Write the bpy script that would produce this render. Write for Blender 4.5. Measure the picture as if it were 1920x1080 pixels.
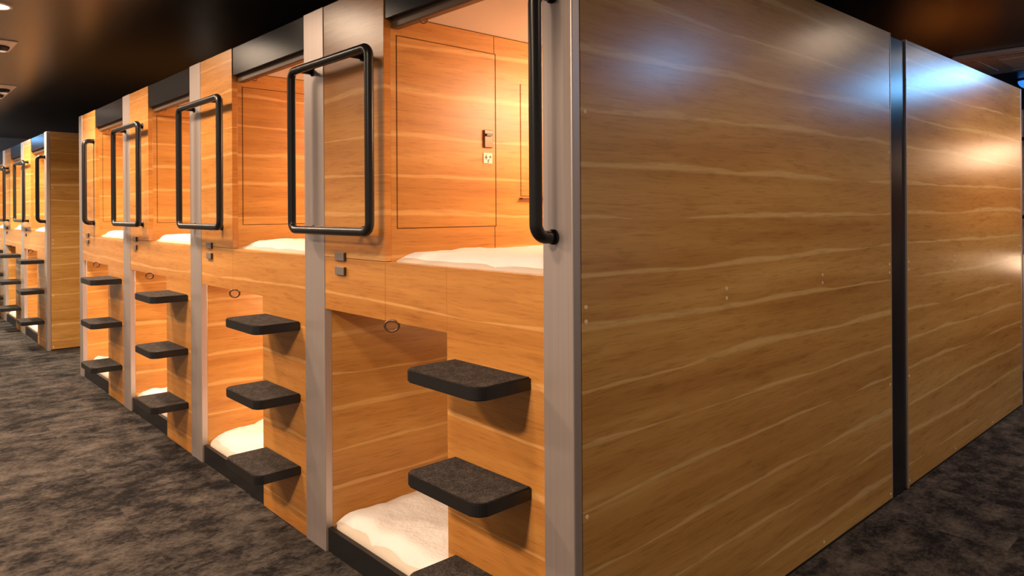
import bpy, bmesh, math, random
from mathutils import Vector, Matrix, noise
random.seed(7)
for o in list(bpy.data.objects): bpy.data.objects.remove(o)
SC = bpy.context.scene
COL = SC.collection

# ------------------------------------------------------------ camera
F_PX, HORIZ, YAW, ROLL = 1340.0, 396.9, 0.7400, -0.0060
cd = bpy.data.cameras.new('camera'); cam = bpy.data.objects.new('camera', cd); COL.objects.link(cam)
cd.sensor_width = 36.0; cd.lens = 36.0 * F_PX / 1920.0
cd.shift_y = -(540 - HORIZ) / 1920.0
cd.clip_start = 0.05; cd.clip_end = 60
fw = Vector((-math.cos(YAW), math.sin(YAW), 0)); rt = fw.cross(Vector((0, 0, 1))); up = Vector((0, 0, 1))
r2 = rt * math.cos(ROLL) + up * math.sin(ROLL); u2 = -rt * math.sin(ROLL) + up * math.cos(ROLL)
M = Matrix((r2, u2, -fw)).transposed().to_4x4(); M.translation = Vector((1.2805, -1.3875, 1.3688))
cam.matrix_world = M
SC.camera = cam

# ------------------------------------------------------------ colour management, world
SC.view_settings.view_transform = 'Standard'; SC.view_settings.look = 'None'
SC.view_settings.gamma = 1.0; SC.view_settings.use_curve_mapping = False
SC.view_settings.exposure = 0.0
w = bpy.data.worlds.new('world'); SC.world = w; w.use_nodes = True
w.node_tree.nodes['Background'].inputs[0].default_value = (0.37, 0.30, 0.26, 1)
w.node_tree.nodes['Background'].inputs[1].default_value = 1.0

# light strengths
P_SPOT = 210.0        # corridor downlights
P_SIDE = 150.0        # side-aisle downlights
P_UP = 24.0           # lamp in an upper capsule
P_LOW = 20.0          # lamp in a lower capsule
P_AREA = 26.0
WARM = (1.0, 0.74, 0.52); CAPS = (1.0, 0.67, 0.42)
CEIL = 2.6

# ------------------------------------------------------------ materials
MATS = {}
def new_mat(name):
    m = bpy.data.materials.new(name); m.use_nodes = True; nt = m.node_tree
    return m, nt, nt.nodes['Principled BSDF']
def N(nt, t, **kw):
    n = nt.nodes.new(t)
    for k, v in kw.items(): setattr(n, k, v)
    return n
def plain(name, col, rough=0.5, metal=0.0, spec=0.5, emit=None, es=0.0):
    m, nt, b = new_mat(name)
    b.inputs['Base Color'].default_value = (*col, 1); b.inputs['Roughness'].default_value = rough
    b.inputs['Metallic'].default_value = metal; b.inputs['Specular IOR Level'].default_value = spec
    if emit: b.inputs['Emission Color'].default_value = (*emit, 1); b.inputs['Emission Strength'].default_value = es
    MATS[name] = m; return m
def math_n(nt, op, a, b=None, c=None):
    n = N(nt, 'ShaderNodeMath', operation=op)
    for i, v in enumerate((a, b, c)):
        if v is None: continue
        if isinstance(v, (int, float)): n.inputs[i].default_value = v
        else: nt.links.new(v, n.inputs[i])
    return n.outputs[0]
def comb(nt, x, y, z):
    n = N(nt, 'ShaderNodeCombineXYZ')
    for i, v in enumerate((x, y, z)):
        if isinstance(v, (int, float)): n.inputs[i].default_value = v
        else: nt.links.new(v, n.inputs[i])
    return n.outputs[0]
def noise_n(nt, vec, scale=1.0, detail=2.0, rough=0.5):
    n = N(nt, 'ShaderNodeTexNoise'); n.inputs['Scale'].default_value = scale
    n.inputs['Detail'].default_value = detail; n.inputs['Roughness'].default_value = rough
    nt.links.new(vec, n.inputs['Vector']); return n.outputs['Fac']
def ramp(nt, fac, stops, interp='LINEAR'):
    n = N(nt, 'ShaderNodeValToRGB'); cr = n.color_ramp; cr.interpolation = interp
    while len(cr.elements) > 1: cr.elements.remove(cr.elements[-1])
    cr.elements[0].position = stops[0][0]; cr.elements[0].color = (*stops[0][1], 1) if len(stops[0][1]) == 3 else stops[0][1]
    for p, c in stops[1:]:
        e = cr.elements.new(p); e.color = (*c, 1)
    nt.links.new(fac, n.inputs[0]); return n.outputs[0]
def mix(nt, fac, a, b, mode='MIX'):
    n = N(nt, 'ShaderNodeMix', data_type='RGBA', blend_type=mode)
    if isinstance(fac, (int, float)): n.inputs[0].default_value = fac
    else: nt.links.new(fac, n.inputs[0])
    for i, v in ((6, a), (7, b)):
        if isinstance(v, tuple): n.inputs[i].default_value = (*v, 1)
        else: nt.links.new(v, n.inputs[i])
    return n.outputs[2]

def wood(name, rough=0.34, spec=0.5, off=0.0, tint=(1, 1, 1)):
    """laminate with horizontal chestnut grain, pale wandering streaks and fine dark pores"""
    m, nt, b = new_mat(name)
    g = N(nt, 'ShaderNodeNewGeometry'); s = N(nt, 'ShaderNodeSeparateXYZ'); nt.links.new(g.outputs['Position'], s.inputs[0])
    X, Y, Z = s.outputs
    uu = math_n(nt, 'ADD', X, math_n(nt, 'MULTIPLY', Y, 1.0)); uu = math_n(nt, 'ADD', uu, off)
    w1 = noise_n(nt, comb(nt, math_n(nt, 'MULTIPLY', uu, 0.30), math_n(nt, 'MULTIPLY', Z, 2.2), off), 1.0, 2.0)
    w2 = noise_n(nt, comb(nt, math_n(nt, 'MULTIPLY', uu, 2.2), math_n(nt, 'MULTIPLY', Z, 9.0), off + 4), 1.0, 2.0)
    v = math_n(nt, 'ADD', Z, math_n(nt, 'MULTIPLY_ADD', w1, 0.12, math_n(nt, 'MULTIPLY', w2, 0.006)))
    broad = noise_n(nt, comb(nt, math_n(nt, 'MULTIPLY', uu, 0.55), math_n(nt, 'MULTIPLY', v, 7.0), off + 1), 1.0, 3.0, 0.55)
    mid = noise_n(nt, comb(nt, math_n(nt, 'MULTIPLY', uu, 1.6), math_n(nt, 'MULTIPLY', v, 26.0), off + 2), 1.0, 4.0, 0.6)
    fine = noise_n(nt, comb(nt, math_n(nt, 'MULTIPLY', uu, 9.0), math_n(nt, 'MULTIPLY', v, 150.0), off + 3), 1.0, 4.0, 0.65)
    t = math_n(nt, 'ADD', math_n(nt, 'MULTIPLY', broad, 0.62), math_n(nt, 'MULTIPLY', mid, 0.38))
    c = ramp(nt, t, [(0.30, (0.40, 0.185, 0.050)), (0.44, (0.50, 0.255, 0.074)), (0.56, (0.58, 0.315, 0.100)), (0.70, (0.66, 0.40, 0.145))])
    # pale streaks that wander along the boards
    ph = math_n(nt, 'MULTIPLY', v, 6.4)
    fr = math_n(nt, 'FRACT', ph); row = math_n(nt, 'FLOOR', ph)
    width = noise_n(nt, comb(nt, math_n(nt, 'MULTIPLY', uu, 1.5), math_n(nt, 'MULTIPLY', row, 3.7), off + 5), 1.0, 2.0)
    wid = math_n(nt, 'MULTIPLY', math_n(nt, 'MAXIMUM', math_n(nt, 'SUBTRACT', width, 0.30), 0.0), 0.60)
    tri = math_n(nt, 'SUBTRACT', 1.0, math_n(nt, 'ABSOLUTE', math_n(nt, 'SUBTRACT', math_n(nt, 'DIVIDE', math_n(nt, 'MULTIPLY', fr, 2.0), math_n(nt, 'MAXIMUM', wid, 0.004)), 1.0)))
    soft = math_n(nt, 'MINIMUM', math_n(nt, 'MULTIPLY', math_n(nt, 'MAXIMUM', tri, 0.0), 1.7), 1.0)
    soft = math_n(nt, 'MULTIPLY', soft, math_n(nt, 'MINIMUM', math_n(nt, 'MULTIPLY', wid, 14.0), 0.66))
    c = mix(nt, soft, c, (0.76, 0.51, 0.24))
    pores = ramp(nt, fine, [(0.30, (0.56, 0.50, 0.44)), (0.48, (1, 1, 1))])
    c = mix(nt, 0.55, c, pores, 'MULTIPLY')
    dk = noise_n(nt, comb(nt, math_n(nt, 'MULTIPLY', uu, 5.0), math_n(nt, 'MULTIPLY', v, 34.0), off + 9), 1.0, 3.0, 0.6)
    c = mix(nt, 0.32, c, ramp(nt, dk, [(0.30, (0.50, 0.40, 0.33)), (0.44, (1, 1, 1))]), 'MULTIPLY')
    if tint != (1, 1, 1): c = mix(nt, 1.0, c, tint, 'MULTIPLY')
    nt.links.new(c, b.inputs['Base Color'])
    b.inputs['Roughness'].default_value = rough; b.inputs['Specular IOR Level'].default_value = spec
    MATS[name] = m; return m
wood('wood_front', 0.26, 0.6, 0.0, (1.04, 0.83, 0.60))  # same laminate as the end panels, with warm light tinted into the colour
wood('wood_end', 0.24, 0.70, 11.3, (0.97, 0.94, 0.80))
wood('wood_inner', 0.38, 0.4, 23.1, (1.0, 0.86, 0.64))  # same laminate again; the orange of the light is put into the tint

def carpet():
    m, nt, b = new_mat('carpet')
    g = N(nt, 'ShaderNodeNewGeometry'); s = N(nt, 'ShaderNodeSeparateXYZ'); nt.links.new(g.outputs['Position'], s.inputs[0])
    X, Y, Z = s.outputs
    tx = math_n(nt, 'FLOOR', math_n(nt, 'DIVIDE', X, 0.5)); ty = math_n(nt, 'FLOOR', math_n(nt, 'DIVIDE', Y, 0.5))
    wn = N(nt, 'ShaderNodeTexWhiteNoise', noise_dimensions='2D'); nt.links.new(comb(nt, tx, ty, 0), wn.inputs['Vector'])
    r = wn.outputs['Value']
    base = comb(nt, math_n(nt, 'MULTIPLY', X, 9.0), math_n(nt, 'MULTIPLY', Y, 6.0), math_n(nt, 'MULTIPLY', r, 2.0))
    n1 = noise_n(nt, base, 1.0, 8.0, 0.72)
    n2 = noise_n(nt, comb(nt, math_n(nt, 'MULTIPLY', X, 2.0), math_n(nt, 'MULTIPLY', Y, 1.1), 5.0), 1.0, 3.0)
    n3 = noise_n(nt, comb(nt, math_n(nt, 'MULTIPLY', X, 60.0), math_n(nt, 'MULTIPLY', Y, 38.0), 1.0), 1.0, 3.0, 0.7)
    t = math_n(nt, 'ADD', math_n(nt, 'MULTIPLY', n1, 0.70), math_n(nt, 'MULTIPLY', n3, 0.30))
    t = math_n(nt, 'ADD', t, math_n(nt, 'MULTIPLY', math_n(nt, 'SUBTRACT', r, 0.5), 0.045))
    t = math_n(nt, 'ADD', t, math_n(nt, 'MULTIPLY', math_n(nt, 'SUBTRACT', n2, 0.5), 0.16))
    c = ramp(nt, t, [(0.40, (0.007, 0.006, 0.006)), (0.46, (0.022, 0.018, 0.017)), (0.515, (0.047, 0.039, 0.034)), (0.63, (0.095, 0.079, 0.068))])
    nt.links.new(c, b.inputs['Base Color'])
    b.inputs['Roughness'].default_value = 0.95; b.inputs['Specular IOR Level'].default_value = 0.1
    bp = N(nt, 'ShaderNodeBump'); bp.inputs['Strength'].default_value = 0.5; bp.inputs['Distance'].default_value = 0.004
    nt.links.new(n3, bp.inputs['Height']); nt.links.new(bp.outputs[0], b.inputs['Normal'])
    MATS['carpet'] = m
carpet()
def felt():
    m, nt, b = new_mat('felt')
    tc = N(nt, 'ShaderNodeTexCoord')
    n = noise_n(nt, tc.outputs['Object'], 170.0, 4.0, 0.7); n2 = noise_n(nt, tc.outputs['Object'], 30.0, 3.0, 0.6)
    t = math_n(nt, 'ADD', math_n(nt, 'MULTIPLY', n, 0.7), math_n(nt, 'MULTIPLY', n2, 0.3))
    nt.links.new(ramp(nt, t, [(0.36, (0.012, 0.010, 0.009)), (0.50, (0.040, 0.033, 0.029)), (0.66, (0.10, 0.083, 0.073))]), b.inputs['Base Color'])
    b.inputs['Roughness'].default_value = 0.95; b.inputs['Specular IOR Level'].default_value = 0.15
    bp = N(nt, 'ShaderNodeBump'); bp.inputs['Strength'].default_value = 0.6; bp.inputs['Distance'].default_value = 0.002
    nt.links.new(n, bp.inputs['Height']); nt.links.new(bp.outputs[0], b.inputs['Normal'])
    MATS['felt'] = m
felt()
def linen(name, col, amp=0.006):
    m, nt, b = new_mat(name)
    tc = N(nt, 'ShaderNodeTexCoord')
    n = noise_n(nt, tc.outputs['Object'], 9.0, 5.0, 0.6)
    n2 = noise_n(nt, tc.outputs['Object'], 60.0, 3.0, 0.6)
    b.inputs['Base Color'].default_value = (*col, 1); b.inputs['Roughness'].default_value = 0.85
    b.inputs['Specular IOR Level'].default_value = 0.15
    bp = N(nt, 'ShaderNodeBump'); bp.inputs['Strength'].default_value = 0.7; bp.inputs['Distance'].default_value = amp
    nt.links.new(math_n(nt, 'MULTIPLY_ADD', n2, 0.15, n), bp.inputs['Height']); nt.links.new(bp.outputs[0], b.inputs['Normal'])
    MATS[name] = m
linen('duvet', (0.80, 0.76, 0.72), 0.02); linen('ticking', (0.62, 0.52, 0.42), 0.003)
def brushed(name, col, rough, metal=0.9):
    m, nt, b = new_mat(name)
    g = N(nt, 'ShaderNodeNewGeometry'); s = N(nt, 'ShaderNodeSeparateXYZ'); nt.links.new(g.outputs['Position'], s.inputs[0])
    n = noise_n(nt, comb(nt, math_n(nt, 'MULTIPLY', s.outputs[0], 240.0), math_n(nt, 'MULTIPLY', s.outputs[1], 240.0), math_n(nt, 'MULTIPLY', s.outputs[2], 1.2)), 1.0, 2.0)
    nt.links.new(ramp(nt, n, [(0.3, tuple(c * 0.9 for c in col)), (0.7, col)]), b.inputs['Base Color'])
    b.inputs['Metallic'].default_value = metal; b.inputs['Roughness'].default_value = rough
    MATS[name] = m
brushed('aluminium', (0.56, 0.47, 0.43), 0.38, 0.6)
def ceiling_mat():
    m, nt, b = new_mat('ceiling_paint')
    g = N(nt, 'ShaderNodeNewGeometry')
    n = noise_n(nt, g.outputs['Position'], 1.3, 3.0)
    nt.links.new(ramp(nt, n, [(0.3, (0.052, 0.047, 0.042)), (0.7, (0.064, 0.057, 0.050))]), b.inputs['Base Color'])
    b.inputs['Roughness'].default_value = 0.30; b.inputs['Specular IOR Level'].default_value = 0.8
    MATS['ceiling_paint'] = m
ceiling_mat()
plain('wall_paint', (0.55, 0.50, 0.44), 0.8)
plain('wall_dark', (0.16, 0.14, 0.13), 0.7)
plain('black_panel', (0.010, 0.010, 0.012), 0.22, 0, 0.26)
plain('black_kick', (0.012, 0.011, 0.011), 0.45, 0, 0.4)
plain('black_tube', (0.013, 0.012, 0.012), 0.30, 0.0, 0.35)
plain('black_rubber', (0.012, 0.011, 0.011), 0.38, 0, 0.45)
plain('groove', (0.10, 0.045, 0.015), 0.8, 0, 0.1)
plain('inner_white', (0.72, 0.62, 0.52), 0.7)
plain('switch_metal', (0.30, 0.24, 0.20), 0.35, 0.4)
plain('switch_dark', (0.05, 0.03, 0.025), 0.4)
plain('bronze', (0.16, 0.08, 0.045), 0.35, 0.6)
plain('blind_bar', (0.14, 0.085, 0.05), 0.4, 0.2)
plain('screw_wood', (0.80, 0.62, 0.42), 0.4)
plain('sticker', (0.78, 0.70, 0.58), 0.5)
plain('ink', (0.10, 0.07, 0.05), 0.5)
plain('fixture_paint', (0.86, 0.74, 0.66), 0.5)
plain('fixture_dark', (0.02, 0.018, 0.016), 0.5)
plain('lamp_glow', (1, 0.9, 0.8), 0.5, emit=(1.0, 0.72, 0.45), es=9.0)
plain('spot_glow', (1, 0.9, 0.8), 0.5, emit=(1.0, 0.82, 0.66), es=14.0)
plain('blue_dim', (0.2, 0.5, 1), 0.5, emit=(0.03, 0.22, 0.85), es=1.3)
plain('lens_dim', (0.9, 0.8, 0.7), 0.3, emit=(1.0, 0.8, 0.62), es=.35)
plain('blue_glow', (0.2, 0.5, 1), 0.5, emit=(0.20, 0.53, 1.0), es=26.0)

# ------------------------------------------------------------ mesh helpers
def link(name, me, parent=None, loc=(0, 0, 0), rot=None):
    o = bpy.data.objects.new(name, me); COL.objects.link(o); o.location = loc
    if rot: o.rotation_euler = rot
    if parent is not None: o.parent = parent
    return o
def to_obj(name, bm, mats, parent=None, loc=(0, 0, 0), smooth=False, rot=None):
    bmesh.ops.recalc_face_normals(bm, faces=bm.faces)
    me = bpy.data.meshes.new(name); bm.to_mesh(me); bm.free()
    if isinstance(mats, str): mats = [mats]
    for m in mats: me.materials.append(MATS[m])
    if smooth:
        for p in me.polygons: p.use_smooth = True
    return link(name, me, parent, loc, rot)
def abox(bm, x0, x1, y0, y1, z0, z1, bev=0.0, mi=0, seg=2):
    vs = [bm.verts.new((x, y, z)) for x in (x0, x1) for y in (y0, y1) for z in (z0, z1)]
    q = [(0, 1, 3, 2), (4, 6, 7, 5), (0, 4, 5, 1), (2, 3, 7, 6), (0, 2, 6, 4), (1, 5, 7, 3)]
    fs = [bm.faces.new([vs[i] for i in f]) for f in q]
    for f in fs: f.material_index = mi
    if bev > 0:
        es = list({e for f in fs for e in f.edges})
        r = bmesh.ops.bevel(bm, geom=es, offset=bev, segments=seg, affect='EDGES', profile=0.5)
        for f in r['faces']: f.material_index = mi
def box(name, x0, x1, y0, y1, z0, z1, mat, parent=None, bev=0.0015):
    """box whose origin sits at its own centre bottom"""
    cx, cy, cz = (x0 + x1) / 2, (y0 + y1) / 2, z0
    bm = bmesh.new(); abox(bm, x0 - cx, x1 - cx, y0 - cy, y1 - cy, 0, z1 - z0, bev)
    return to_obj(name, bm, mat, parent, (cx, cy, cz))
def tube_bm(pts, r, closed=False, seg=14, bm=None, caps=True):
    bm = bm or bmesh.new(); n = len(pts); rings = []
    pts = [Vector(p) for p in pts]; prev = None
    for i, p in enumerate(pts):
        if closed: t = (pts[(i + 1) % n] - pts[i - 1]).normalized()
        else: t = (pts[min(i + 1, n - 1)] - pts[max(i - 1, 0)]).normalized()
        if prev is None:
            a = Vector((0, 1, 0)) if abs(t.y) < 0.9 else Vector((1, 0, 0))
            nrm = (a - t * a.dot(t)).normalized()
        else: nrm = (prev - t * prev.dot(t)).normalized()
        prev = nrm; bn = t.cross(nrm)
        rings.append([bm.verts.new(p + (nrm * math.cos(k * 2 * math.pi / seg) + bn * math.sin(k * 2 * math.pi / seg)) * r) for k in range(seg)])
    m = n if closed else n - 1
    for i in range(m):
        a, b = rings[i], rings[(i + 1) % n]
        for k in range(seg): bm.faces.new((a[k], a[(k + 1) % seg], b[(k + 1) % seg], b[k]))
    if not closed and caps:
        bm.faces.new(rings[0][::-1]); bm.faces.new(rings[-1])
    return bm
def arc(c, a0, a1, r, ax, ay, n=7):
    c, ax, ay = Vector(c), Vector(ax), Vector(ay)
    return [c + (ax * math.cos(a0 + (a1 - a0) * i / n) + ay * math.sin(a0 + (a1 - a0) * i / n)) * r for i in range(n + 1)]
def disc_bm(bm, c, r, z0, z1, seg=32, mi=0):
    lo = [bm.verts.new((c[0] + r * math.cos(k * 2 * math.pi / seg), c[1] + r * math.sin(k * 2 * math.pi / seg), z0)) for k in range(seg)]
    hi = [bm.verts.new((v.co.x, v.co.y, z1)) for v in lo]
    fs = [bm.faces.new(lo[::-1]), bm.faces.new(hi)]
    fs += [bm.faces.new((lo[k], lo[(k + 1) % seg], hi[(k + 1) % seg], hi[k])) for k in range(seg)]
    for f in fs: f.material_index = mi
def tag(o, label=None, cat=None, group=None, kind=None):
    if label: o['label'] = label
    if cat: o['category'] = cat
    if group: o['group'] = group
    if kind: o['kind'] = kind
    return o
def empty(name, loc, label, cat, group=None, rz=0.0):
    o = link(name, None, None, loc, (0, 0, rz)); o.empty_display_size = 0.1
    return tag(o, label, cat, group)
def area(name, loc, size, power, col, parent=None, rot=(0, 0, 0), sy=None):
    l = bpy.data.lights.new(name, 'AREA'); l.energy = power; l.color = col; l.size = size
    if sy: l.shape = 'RECTANGLE'; l.size_y = sy
    return link(name, l, parent, loc, rot)
def spot(name, loc, power, col, angle=110, blend=0.5, r=0.04, parent=None, rot=(0, 0, 0)):
    l = bpy.data.lights.new(name, 'SPOT'); l.energy = power; l.color = col; l.spot_size = math.radians(angle)
    l.spot_blend = blend; l.shadow_soft_size = r
    return link(name, l, parent, loc, rot)

# ------------------------------------------------------------ room shell
X0, X1, Y0, Y1 = -12.62, 7.0, -5.0, 9.2
def struct(name, *a, **k):
    o = box(name, *a, bev=0, **k); o['kind'] = 'structure'; return o
struct('floor', X0 - .1, X1 + .1, Y0 - .1, Y1 + .1, -0.1, 0, 'carpet')
struct('ceiling', X0 - .1, X1 + .1, Y0 - .1, Y1 + .1, CEIL, CEIL + 0.1, 'ceiling_paint')
struct('wall_left', X0 - .1, X0, Y0, Y1, 0, CEIL, 'wall_paint')
struct('wall_back', X0 - .1, X1 + .1, Y1, Y1 + .1, 0, CEIL, 'wall_dark')

# ------------------------------------------------------------ sleeping pods
D = 2.195          # depth of a pod
ZS, ZL, ZF, H = 1.192, 0.982, 2.062, 2.2   # sill, underside of the apron, underside of the fascia, full height

def ring_handle(L, parent):
    s0, s1, z0, z1, p, r, R = L - .626, L - .0167, 1.300, 1.951, -.067, .0165, .034
    pts = []
    for (s, z, a0) in ((s0, z0, -90), (s0, z1, 0), (s1, z1, 90), (s1, z0, 180)):
        cx = -(s0 + R) if s == s0 else -(s1 - R); cz = z0 + R if z == z0 else z1 - R
        a = math.radians(a0)
        pts += arc((cx, p, cz), a, a + math.pi / 2, R, (1, 0, 0), (0, 0, 1))
    bm = tube_bm(pts, r, True)
    for s in (L - .475, L - .078):
        for z in (z0, z1):
            tube_bm([(-s, p, z), (-s, -.002, z)], .0125, bm=bm)
            tube_bm([(-s, -.006, z), (-s, .001, z)], .019, bm=bm)
    o = to_obj('handle', bm, 'black_tube', parent, smooth=True); tag(o, 'black tubular grab rail in a closed rectangle'); return o
def c_handle(s, parent, y0=0.0):
    z0, z1, p, r, R = 1.300, 1.951, -.070, .0178, .035
    pts = [Vector((-s, y0, z1))] + [Vector((-s, p + R, z1) if i == 0 else v) for i, v in enumerate(arc((-s, p + R, z1 - R), math.pi / 2, math.pi, R, (0, 1, 0), (0, 0, 1)))]
    pts += arc((-s, p + R, z0 + R), math.pi, 1.5 * math.pi, R, (0, 1, 0), (0, 0, 1)) + [Vector((-s, y0, z0))]
    bm = tube_bm(pts, r)
    for z in (z0, z1): tube_bm([(-s, y0 - .006, z), (-s, y0 + .001, z)], .021, bm=bm)
    o = to_obj('handle', bm, 'black_tube', parent, smooth=True); tag(o, 'single upright black grab bar bent at both ends'); return o

def step(sa, sb, ztop, parent):
    """slab with rounded outer corners and a felt pad let into its top"""
    th, dp, R = .036, .196, .034
    def outline(ins, n=6):
        a, b, d, r = -sb + ins, -sa - ins, -dp + ins, max(R - ins, .004)
        P = [(a, -.0005 if ins == 0 else -ins), ]
        P += [(a + r + r * math.cos(t), d + r + r * math.sin(t)) for t in [math.pi + math.pi / 2 * i / n for i in range(n + 1)]]
        P += [(b - r + r * math.cos(t), d + r + r * math.sin(t)) for t in [1.5 * math.pi + math.pi / 2 * i / n for i in range(n + 1)]]
        P += [(b, -.0005 if ins == 0 else -ins)]
        return P
    cx = -(sa + sb) / 2
    def slab(ins, z0, z1, bev):
        bm = bmesh.new(); P = outline(ins)
        lo = [bm.verts.new((x - cx, y, z0)) for x, y in P]; hi = [bm.verts.new((x - cx, y, z1)) for x, y in P]
        bm.faces.new(lo[::-1]); bm.faces.new(hi)
        for i in range(len(P)): bm.faces.new((lo[i], lo[(i + 1) % len(P)], hi[(i + 1) % len(P)], hi[i]))
        if bev:
            es = [e for e in bm.edges if abs(e.verts[0].co.z - e.verts[1].co.z) < 1e-6]
            bmesh.ops.bevel(bm, geom=es, offset=bev, segments=2, affect='EDGES')
        return bm
    o = to_obj('step', slab(0, 0, th, .003), 'black_rubber', parent, (cx, 0, ztop - th))
    f = to_obj('step_pad', slab(.004, th - .001, th + .0015, 0), 'felt', o)
    tag(f, 'dark grey felt pad on the step')
    return o

def side_wall(s, thick, y0, y1, z0, z1, parent, seams):
    """wooden partition; its visible face looks towards +X at x=-s; seams are (y0,y1,z0,z1) dark joints in that face"""
    bm = bmesh.new(); abox(bm, -s - thick, -s, y0, y1, z0, z1, 0.0)
    for (a, b, c, d) in seams: abox(bm, -s, -s + .0008, a, b, c, d, 0.0, 1)
    return to_obj('side_wall', bm, ['wood_inner', 'groove'], parent)

def pod(name, label, loc, dims, first=None, last=False, end_panel=False, group='two-tier sleeping pods', rz=0.0, lamps=(1, 1), back=False, detail=True, loose=True):
    """dims = R (right edge), E (left edge of upper opening), C (left edge of step column), P (right edge of post), L (left edge of post), all distances from the block's corner"""
    R, E, C, P, L = dims
    root = empty(name, loc, label, 'sleeping pod', group, rz)
    # upper front panel and apron boards
    box('front_panel', -P, -E, 0, .028, ZS + .001, H, 'wood_front', root, .0012)
    bm = bmesh.new()
    abox(bm, -P, -E - .0008, .0005, .028, ZL, ZS - .0006, .0008); abox(bm, -E + .0008, -C - .0008, .0005, .028, ZL, ZS - .0006, .0008)
    to_obj('apron', bm, 'wood_front', root)
    box('step_panel', -C + .0005, -R, 0, .028, .004, ZS - .0006, 'wood_front', root, .0008)
    box('sill', -E, -R, .0285, .05, ZS - .03, ZS - .002, 'blind_bar', root, .001)
    # top fascia in gloss black, roller blind rail beneath
    box('fascia', -E, -R, .004, .024, ZF, H, 'black_panel', root, .0012)
    bb = box('blind_rail', -E + .004, -R - .004, .028, .062, ZF - .032, ZF + .018, 'blind_bar', root, .004)
    box('roof_panel', -L, -R + .0, .03, D, H - .022, H - .002, 'black_panel', root, 0)
    box('kickboard', -P, -C, .008, .028, .001, .094, 'black_kick', root, .001)
    box('ledge', -P, -C, .0285, .060, .060, .092, 'blind_bar', root, .001)
    # metal post
    pm = box('post', -L, -P, -.003, .030, .0, H + .001, 'aluminium', root, .0025); tag(pm, 'brushed metal post')
    if first:
        pm = box('corner_post', -R, .0, -.003, .030, .0, H + .001, 'aluminium', root, .004); tag(pm, 'brushed metal corner post')
        c_handle(.069, root, -.003)
    if not last: ring_handle(L, root)
    else: c_handle(E + .032, root)
    # upper capsule box
    up_seams = [(.052, .0545, 1.310, 2.012), (.5255, .5305, 1.3095, 2.012), (.052, .528, 1.3095, 1.312), (.052, .528, 2.009, 2.012), (.5215, .5235, 1.17, 1.3095), (.5215, .5235, 2.012, 2.085), (.05, 2.15, 2.083, 2.087)]
    side_wall(E, .018, .028, D - .02, 1.15, 2.10, root, up_seams)
    box('side_wall', -R - .018, -R, .030, D - .02, 1.0, 2.10, 'wood_inner', root, 0)
    box('ceiling_panel', -E, -R - .018, .064, D - .02, 2.086, 2.10, 'inner_white', root, 0)
    box('bunk_deck', -E, -R - .018, .028, D - .02, ZL + .002, 1.15, 'wood_inner', root, 0)
    bm = bmesh.new(); abox(bm, -L, -R, D - .02, D - .002, .001, H - .024); to_obj('back_panel', bm, 'wood_inner', root)
    door = box('locker_door', -E + .0003, -E + .0016, .0545, .5255, 1.312, 2.009, 'wood_inner', root, .0012)
    if detail:
        lk = box('door_lock', -.0, .010, .462 - .29, .506 - .29, .315, .386, 'bronze', door, .002)
        box('card_slot', .010, .012, .472 - .29, .503 - .29, .05, .061, 'switch_dark', lk, 0).location = (.011, .0, .046)
        bm = bmesh.new(); abox(bm, 0, .0012, -.023, .023, 0, .042, 0, 0)
        for (y, z, dy, dz) in ((-.010, .024, .002, .009), (-.010, .024, .008, .0016), (.012, .026, .006, .0016), (.012, .026, .0016, .006), (.001, .008, .002, .006), (.004, .014, .006, .0012)):
            abox(bm, .0012, .0016, y - dy, y + dy, z - dz, z + dz, 0, 1)
        st = to_obj('sticker', bm, ['sticker', 'ink'], door, (.0022, .194, .252)); tag(st, 'small pale sticker with arrows')
        box('wall_ledge', -E + .0005, -E + .02, .660, 1.30, 1.420, 1.427, 'bronze', root, .001)
        bm = bmesh.new(); abox(bm, -E + .0005, -E + .003, .668, 1.15, 1.435, 1.905, .0008, 0)
        to_obj('wall_panel', bm, ['wood_inner'], root)
    # lower capsule box
    side_wall(P, .018, .030, D - .02, .03, 1.0, root, [])
    box('side_wall', -C, -C + .018, .028, D - .02, .03, 1.0, 'wood_inner', root, 0)
    box('ceiling_panel', -P, -C, .028, D - .02, ZL + .002, ZL + .018, 'wood_inner', root, 0) if P > E + .05 else None
    box('bunk_floor', -P, -C, .028, D - .02, .03, .06, 'black_kick', root, 0)
    # steps
    for z in (.904, .5965, .2875): step(R + .052, R + .398, z, root)
    # switches
    for z in (1.196, 1.140):
        s = L - .305
        b = box('switch', -s - .036, -s + .036, -.011, .0, z - .014, z + .019, 'switch_metal', root, .002)
        box('switch_side', .0345, .0375, -.0052, .0050, .002, .031, 'switch_dark', b, 0)
    # ring pulls of the roller blinds
    for (s, z) in ((R + .742, ZL), (R + .62, ZF - .030)):
        yy = -.012 if z < 1.5 else .045
        q = 1 if z < 1.5 else .5
        pts = [(-s + .019 * q * math.cos(t), yy + .017 * q * math.cos(t), z - .011 * q + .019 * q * math.sin(t)) for t in [2 * math.pi * i / 24 for i in range(24)]]
        to_obj('blind_pull', tube_bm(pts, .0042 * q, True, 8), 'bronze', root, smooth=True)
    # lamps inside
    if lamps[0]:
        b = box('capsule_lamp', -R - .04, -R - .02, .95, 1.25, 1.93, 1.98, 'lamp_glow', root, .003)
        area('lamp_light', (-R - .12, 1.25, 1.90), .3, P_UP * lamps[0], CAPS, root, (0, math.radians(50), 0), .7)
    if lamps[1]:
        b = box('capsule_lamp', -C - .02, -C - .001, .95, 1.25, .84, .89, 'lamp_glow', root, .003)
        area('lamp_light', (-C - .08, 1.0, .86), .2, P_LOW * lamps[1], CAPS, root, (0, math.radians(60), 0), .4)
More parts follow.
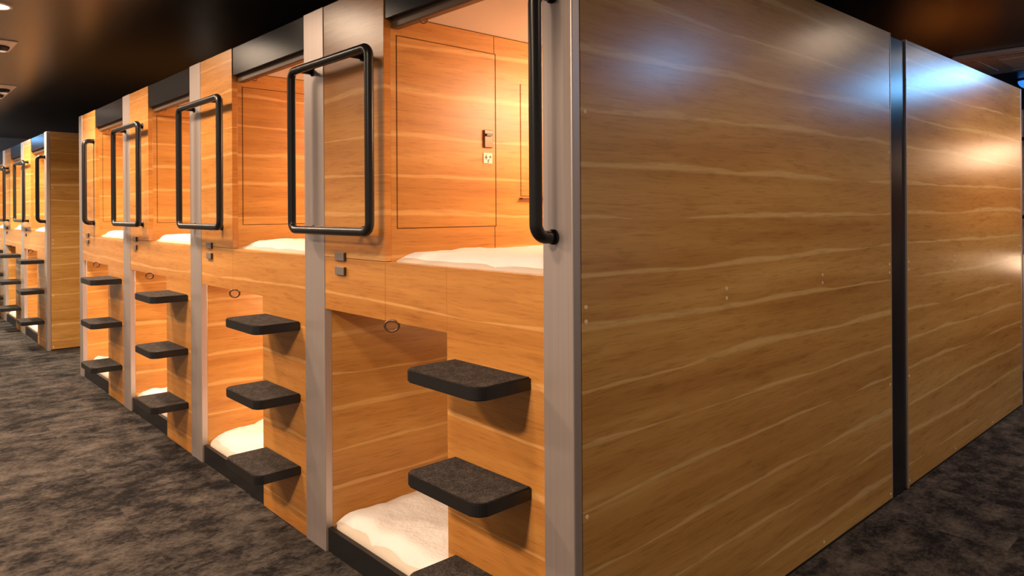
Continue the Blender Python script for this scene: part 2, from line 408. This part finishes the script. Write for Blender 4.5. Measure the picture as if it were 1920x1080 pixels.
    def ends(x, sgn):
        """laminated end panel: x = outer face, sgn = +1 looks towards +X"""
        a, b = (x - .018, x) if sgn > 0 else (x, x + .018)
        ep = box('end_panel', a, b, .031, D - .004, .012, H, 'wood_end', root, .001)
        box('panel_edge', a - (.0 if sgn > 0 else .0015), b + (.0015 if sgn > 0 else 0), D - .004, D + .001, .012, H, 'aluminium', root, 0)
        box('toe_strip', a + .002, b - .002, .034, D - .006, .0, .012, 'black_kick', root, 0)
        f = b if sgn > 0 else a
        for y in (.048, .75, 1.469, D - .022):
            for z in ((1.112, 1.073, .55, 1.636, .036) if y in (.048, D - .022) else (1.108, 1.076, .034)):
                bm = bmesh.new(); disc_bm(bm, (0, 0), .0058, 0, .0012, 12)
                to_obj('screw_cap', bm, 'screw_wood', root, (f, y, z), rot=(0, math.radians(90 * sgn), 0))
    if first and end_panel: ends(0.0, 1)
    if last and end_panel: ends(-L, -1)
    return root

# mattresses and duvets
def bedding(kind_label, s0, s1, zb, hm, hd, loc, seed, label, group, lump=.02, yf=.045, fold=0.0):
    root = empty('futon', (loc[0] - (s0 + s1) / 2, loc[1] + .06, zb), label, 'bedding', group)
    wd, ln = s1 - s0 - .02, 2.0
    bm = bmesh.new(); abox(bm, -wd / 2, wd / 2, -.03 + yf - .045, ln, 0, hm, .025, 0, 3)
    to_obj('mattress', bm, 'ticking', root, smooth=True)
    bm = bmesh.new(); nx, ny = 34, 84; g = []
    for j in range(ny + 1):
        row = []
        for i in range(nx + 1):
            u, v = i / nx, j / ny
            x = (u - .5) * (wd + .004); y = yf - .06 + v * (ln - .02)
            n = noise.fractal(Vector((x * 5 + seed, y * 4, seed * 1.7)), 0.8, 2.1, 4)
            e = min(1, min(u, 1 - u) / .09); ey = min(1, v / .03)
            e = e * (2 - e); ey = math.sqrt(max(0, ey * (2 - ey)))
            r = noise.noise(Vector((x * 9 + seed, 0, seed))) * .02
            z = hm - .012 + (hd + .012 + lump * n + fold * math.exp(-((y - .34) / .16) ** 2)) * (.25 + .75 * e) * ey
            z = max(z, hm - .012)
            row.append(bm.verts.new((x, y + (1 - v) * r, z)))
        g.append(row)
    for j in range(ny):
        for i in range(nx): bm.faces.new((g[j][i], g[j][i + 1], g[j + 1][i + 1], g[j + 1][i]))
    bnd = [e for e in bm.edges if e.is_boundary]
    ex = bmesh.ops.extrude_edge_only(bm, edges=bnd)
    for v in [q for q in ex['geom'] if isinstance(q, bmesh.types.BMVert)]: v.co.z = hm - .02
    to_obj('duvet', bm, 'duvet', root, smooth=True)
    return root

near = [(.112, .915, .552, 1.362, 1.532), (1.532, 2.327, 1.970, 2.772, 2.942), (2.942, 3.742, 3.385, 4.168, 4.338), (4.338, 5.155, 4.780, 5.600, 5.710)]
labs = ['wooden two-tier sleeping pod nearest the camera, beside the large end panel, with three felt steps',
        'second two-tier wooden sleeping pod of the near row, between the two largest rectangular grab rails',
        'third two-tier wooden sleeping pod of the near row, behind the second rectangular grab rail',
        'last and narrowest-looking pod of the near row, ending at the aisle before the far row']
blabU = ['white duvet in the upper bunk nearest the camera, crumpled along the sill', 'white duvet seen through the upper opening of the second pod of the near row',
         'white duvet in the upper bunk of the third pod of the near row', 'white duvet in the upper bunk of the last pod of the near row']
blabL = ['wide cream duvet on the lower bunk nearest the camera, at the bottom of the photo', 'white puffed duvet on the lower bunk of the second pod, above the black kickboard',
         'white duvet on the lower bunk of the third pod of the near row', 'white duvet glimpsed under the lowest step of the last near pod']
LAMPS = [(1, .10), (1.1, 1), (1, 1), (1, 1)]
for k in range(4):
    pod('sleeping_pod', labs[k], (0, 0, 0), near[k], first=(k == 0), last=(k == 3), end_panel=(k in (0, 3)), lamps=LAMPS[k])
    R, E, C, P, L = near[k]
    bedding('u', R + .018, E, 1.15, .055, .024, (0, 0, 0), 3.1 + k * 5, blabU[k], 'duvets in the upper bunks', .013)
    bedding('l', C + .004, P, .06, .060, .040, (0, 0, 0), 9.7 + k * 3, blabL[k], 'duvets in the lower bunks', .020 if k == 0 else .03, fold=(0, .05, .03, .03)[k])

# far row beyond the cross aisle
FX = -7.145
far = [near[0], near[1], near[2]]
flabs = ['corner pod of the far left row, its brown end panel facing the aisle',
         'middle pod visible in the far left row, with a blue glint on its black fascia',
         'farthest two-tier pod of the far left row, cut by the left edge of the photo']
for k in range(3):
    pod('sleeping_pod', flabs[k], (FX, 0, 0), far[k], first=(k == 0), end_panel=(k == 0), lamps=(.9, .9 if k != 1 else .15))
    R, E, C, P, L = far[k]
    bedding('u', R + .018, E, 1.15, .055, .030, (FX, 0, 0), 33.1 + k * 5, ['white duvet in the upper bunk of the corner pod of the far left row', 'white duvet in the upper bunk of the middle pod of the far left row', 'white duvet in the upper bunk of the farthest pod at the left edge'][k], 'duvets in the upper bunks', .017)
    bedding('l', C + .004, P, .06, .060, .040, (FX, 0, 0), 49.7 + k * 3, ['white duvet on the lower bunk of the corner pod of the far left row', 'white duvet on the lower bunk of the middle pod of the far left row', 'white duvet on the lower bunk of the farthest pod at the left edge'][k], 'duvets in the lower bunks', .03)

# back-to-back pod behind the near row: its end panel continues the big panel on the right
YB = 4.590
pod('sleeping_pod', 'pod behind the near row, seen only as the end panel right of the black strip', (-5.71, YB, 0), near[3], last=True, end_panel=True, rz=math.pi, lamps=(0, 0))
# black infill between the two end panels
bm = bmesh.new(); abox(bm, -.040, 0, 0, YB - D - D - .004, 0, H - .012, .001)
o = to_obj('filler_panel', bm, 'black_panel', None, (-.006, D + .002, 0)); tag(o, 'tall black strip between the two large wooden end panels', 'filler panel')

# pods across the rear aisle
for k in range(2):
    pod('sleeping_pod', ['lit pod across the rear aisle, hidden behind the far edge of the end panel', 'lit pod across the rear aisle, a sliver at the right edge of the photo'][k], (1.1, 5.85, 0), near[k], first=(k == 0), end_panel=(k == 0), lamps=(.45, .35), detail=False)

# ------------------------------------------------------------ ceiling fixtures
def eyeball_fixture(x, y, lx, ly, label, n=1, power=P_SPOT, aim=(0, 0), angle=160):
    t = empty('recessed_spotlight', (x, y, CEIL), label, 'ceiling light', 'square recessed spotlights')
    bm = bmesh.new()
    w_ = .05
    abox(bm, -lx / 2, lx / 2, -ly / 2, -ly / 2 + w_, -.008, -.0005, .002); abox(bm, -lx / 2, lx / 2, ly / 2 - w_, ly / 2, -.008, -.0005, .002)
    abox(bm, -lx / 2, -lx / 2 + w_, -ly / 2 + w_, ly / 2 - w_, -.008, -.0005, .002); abox(bm, lx / 2 - w_, lx / 2, -ly / 2 + w_, ly / 2 - w_, -.008, -.0005, .002)
    to_obj('frame', bm, 'fixture_paint', t)
    box('housing', -lx / 2 + w_, lx / 2 - w_, -ly / 2 + w_, ly / 2 - w_, -.006, -.0005, 'fixture_paint', t, 0)
    ey = ly / 2 - .07
    for i in range(n):
        cx = (i - (n - 1) / 2) * .42
        bm = bmesh.new(); bmesh.ops.create_uvsphere(bm, u_segments=20, v_segments=12, radius=.05)
        for v in bm.verts: v.co.z = v.co.z * .7 - .005
        e = to_obj('eyeball', bm, 'fixture_dark', t, (cx, ey, -.005), smooth=True)
        bm = bmesh.new(); disc_bm(bm, (0, 0), .028, -.0405, -.037, 20); to_obj('lens', bm, 'lens_dim', e)
        s_ = spot('spot_light', (cx, ey, -.075), power / n, WARM, angle, .6, .16, t, (math.radians(aim[0]), math.radians(aim[1]), 0))
    return t
def round_light(x, y, label, power=P_SPOT, col=WARM, glow='spot_glow', angle=165, r=.075, group='round recessed downlights'):
    t = empty('recessed_downlight', (x, y, CEIL), label, 'ceiling light', group)
    bm = bmesh.new(); seg = 32; vs = []
    prof = [(r + .016, -.0005), (r + .016, -.006), (r + .002, -.009), (r, -.004), (r - .002, -.0006)]
    for (rr, z) in prof: vs.append([bm.verts.new((rr * math.cos(k * 2 * math.pi / seg), rr * math.sin(k * 2 * math.pi / seg), z)) for k in range(seg)])
    for a, b in zip(vs, vs[1:]):
        for k in range(seg): bm.faces.new((a[k], a[(k + 1) % seg], b[(k + 1) % seg], b[k]))
    to_obj('trim_ring', bm, 'fixture_paint', t, smooth=True)
    bm = bmesh.new(); disc_bm(bm, (0, 0), r - .002, -.004, -.001, 28); to_obj('lens', bm, glow, t)
    spot('spot_light', (0, 0, -.03), power, col, angle, .7, .16, t)
    return t
round_light(-2.62, -.90, 'round downlight over the corridor in front of the second pod')
round_light(-3.86, -.80, 'round downlight at the top left corner of the photo')
round_light(-.3, -1.25, 'round downlight over the corridor corner by the nearest pod', P_SPOT * .55)
eyeball_fixture(-5.05, -.76, .42, .42, 'square peach fixture with a dark eyeball, upper of the two at the left edge')
eyeball_fixture(-7.42, -.50, .98, .46, 'long peach fixture with dark eyeball spots, lower of the two at the left edge', 2)
round_light(-8.35, -.87, 'round downlight over the corridor by the far left row', P_SPOT * 3.0, (1.0, 0.86, 0.64))
round_light(-6.45, 1.3, 'unseen downlight added above the cross aisle to light the far row end panel', P_SIDE * .08)  # added lamp, unseen, to lift the far row's end panel
round_light(-10.6, -.87, 'round downlight near the far left end wall', P_SPOT * 2.2, (1.0, 0.88, 0.70))
for x, l in ((.1, 'unseen downlight added near the aisle corner to brighten the nearest pod front'), (-2.3, 'unseen downlight added across the corridor to brighten the second pod front'), (-4.7, 'unseen downlight added across the corridor to brighten the last near pod front')): round_light(x, -2.5, l, P_SPOT * (2.5 if x > 0 else 1.3))  # added row of unseen lamps that light the pod fronts head-on
round_light(.92, 3.55, 'round downlight above the side aisle, right of the black strip', P_SIDE * .7)
round_light(1.5, .9, 'round downlight above the near end of the side aisle', P_SIDE * .7)
def blue_dome(x, y, label, r=.17, glow='blue_glow'):
    t = empty('blue_dome_light', (x, y, CEIL), label, 'ceiling light', 'blue dome lights')
    bm = bmesh.new(); disc_bm(bm, (0, 0), r + .02, -.014, -.0005, 32); to_obj('base_ring', bm, 'fixture_dark', t)
    bm = bmesh.new(); bmesh.ops.create_uvsphere(bm, u_segments=24, v_segments=16, radius=r)
    bmesh.ops.delete(bm, geom=[v for v in bm.verts if v.co.z > .001], context='VERTS')
    for v in bm.verts: v.co.z = v.co.z * .8 - .014
    bmesh.ops.contextual_create(bm, geom=[e for e in bm.edges if e.is_boundary])
    to_obj('diffuser', bm, glow, t)
    return t
round_light(.75, 4.75, 'unseen downlight added above the rear aisle to light the ceiling cassette', P_SIDE * .45)  # added lamp, unseen, meant to brighten the cassette
for (x, y, l) in ((-12.1, -.6, 'blue dome light by the far left end wall'), (1.30, 6.1, 'blue dome light above the rear pods, mirrored in the black strip'), (.75, 5.75, 'blue dome light above the rear pods, left of the one mirrored in the black strip'), (2.2, 3.45, 'blue dome light above the side aisle'), (-.42, 6.85, 'blue dome light over the rear pods, at the right edge of the photo')):
    blue_dome(x, y, l, .09 if x < -.3 else .17, 'blue_dim' if -5 < x < -.3 else 'blue_glow')

# ceiling cassette air conditioner above the rear aisle
t = empty('air_conditioner', (-.02, 5.62, CEIL), 'square pale ceiling cassette air conditioner beyond the right end panel', 'air conditioner')
bm = bmesh.new(); abox(bm, -.56, .56, -.50, .50, -.03, -.0005, .012); to_obj('cassette', bm, 'fixture_paint', t)
bm = bmesh.new()
for i in range(9): abox(bm, -.30, .30, -.24 + i * .055, -.205 + i * .055, -.040, -.030, .002)
to_obj('intake_grille', bm, 'fixture_paint', t)
for (a, b, c, d) in ((-.34, .34, -.43, -.37), (-.34, .34, .37, .43), (-.49, -.43, -.3, .3), (.43, .49, -.3, .3)):
    lv = box('louvre', a, b, c, d, -.034, -.029, 'fixture_paint', t, 0)
    box('air_slot', a + .004, b - .004, c + .004, c + .018, -.0355, -.034, 'fixture_dark', lv, 0).location = (0, -(d - c) / 2 + .011, -.0015)
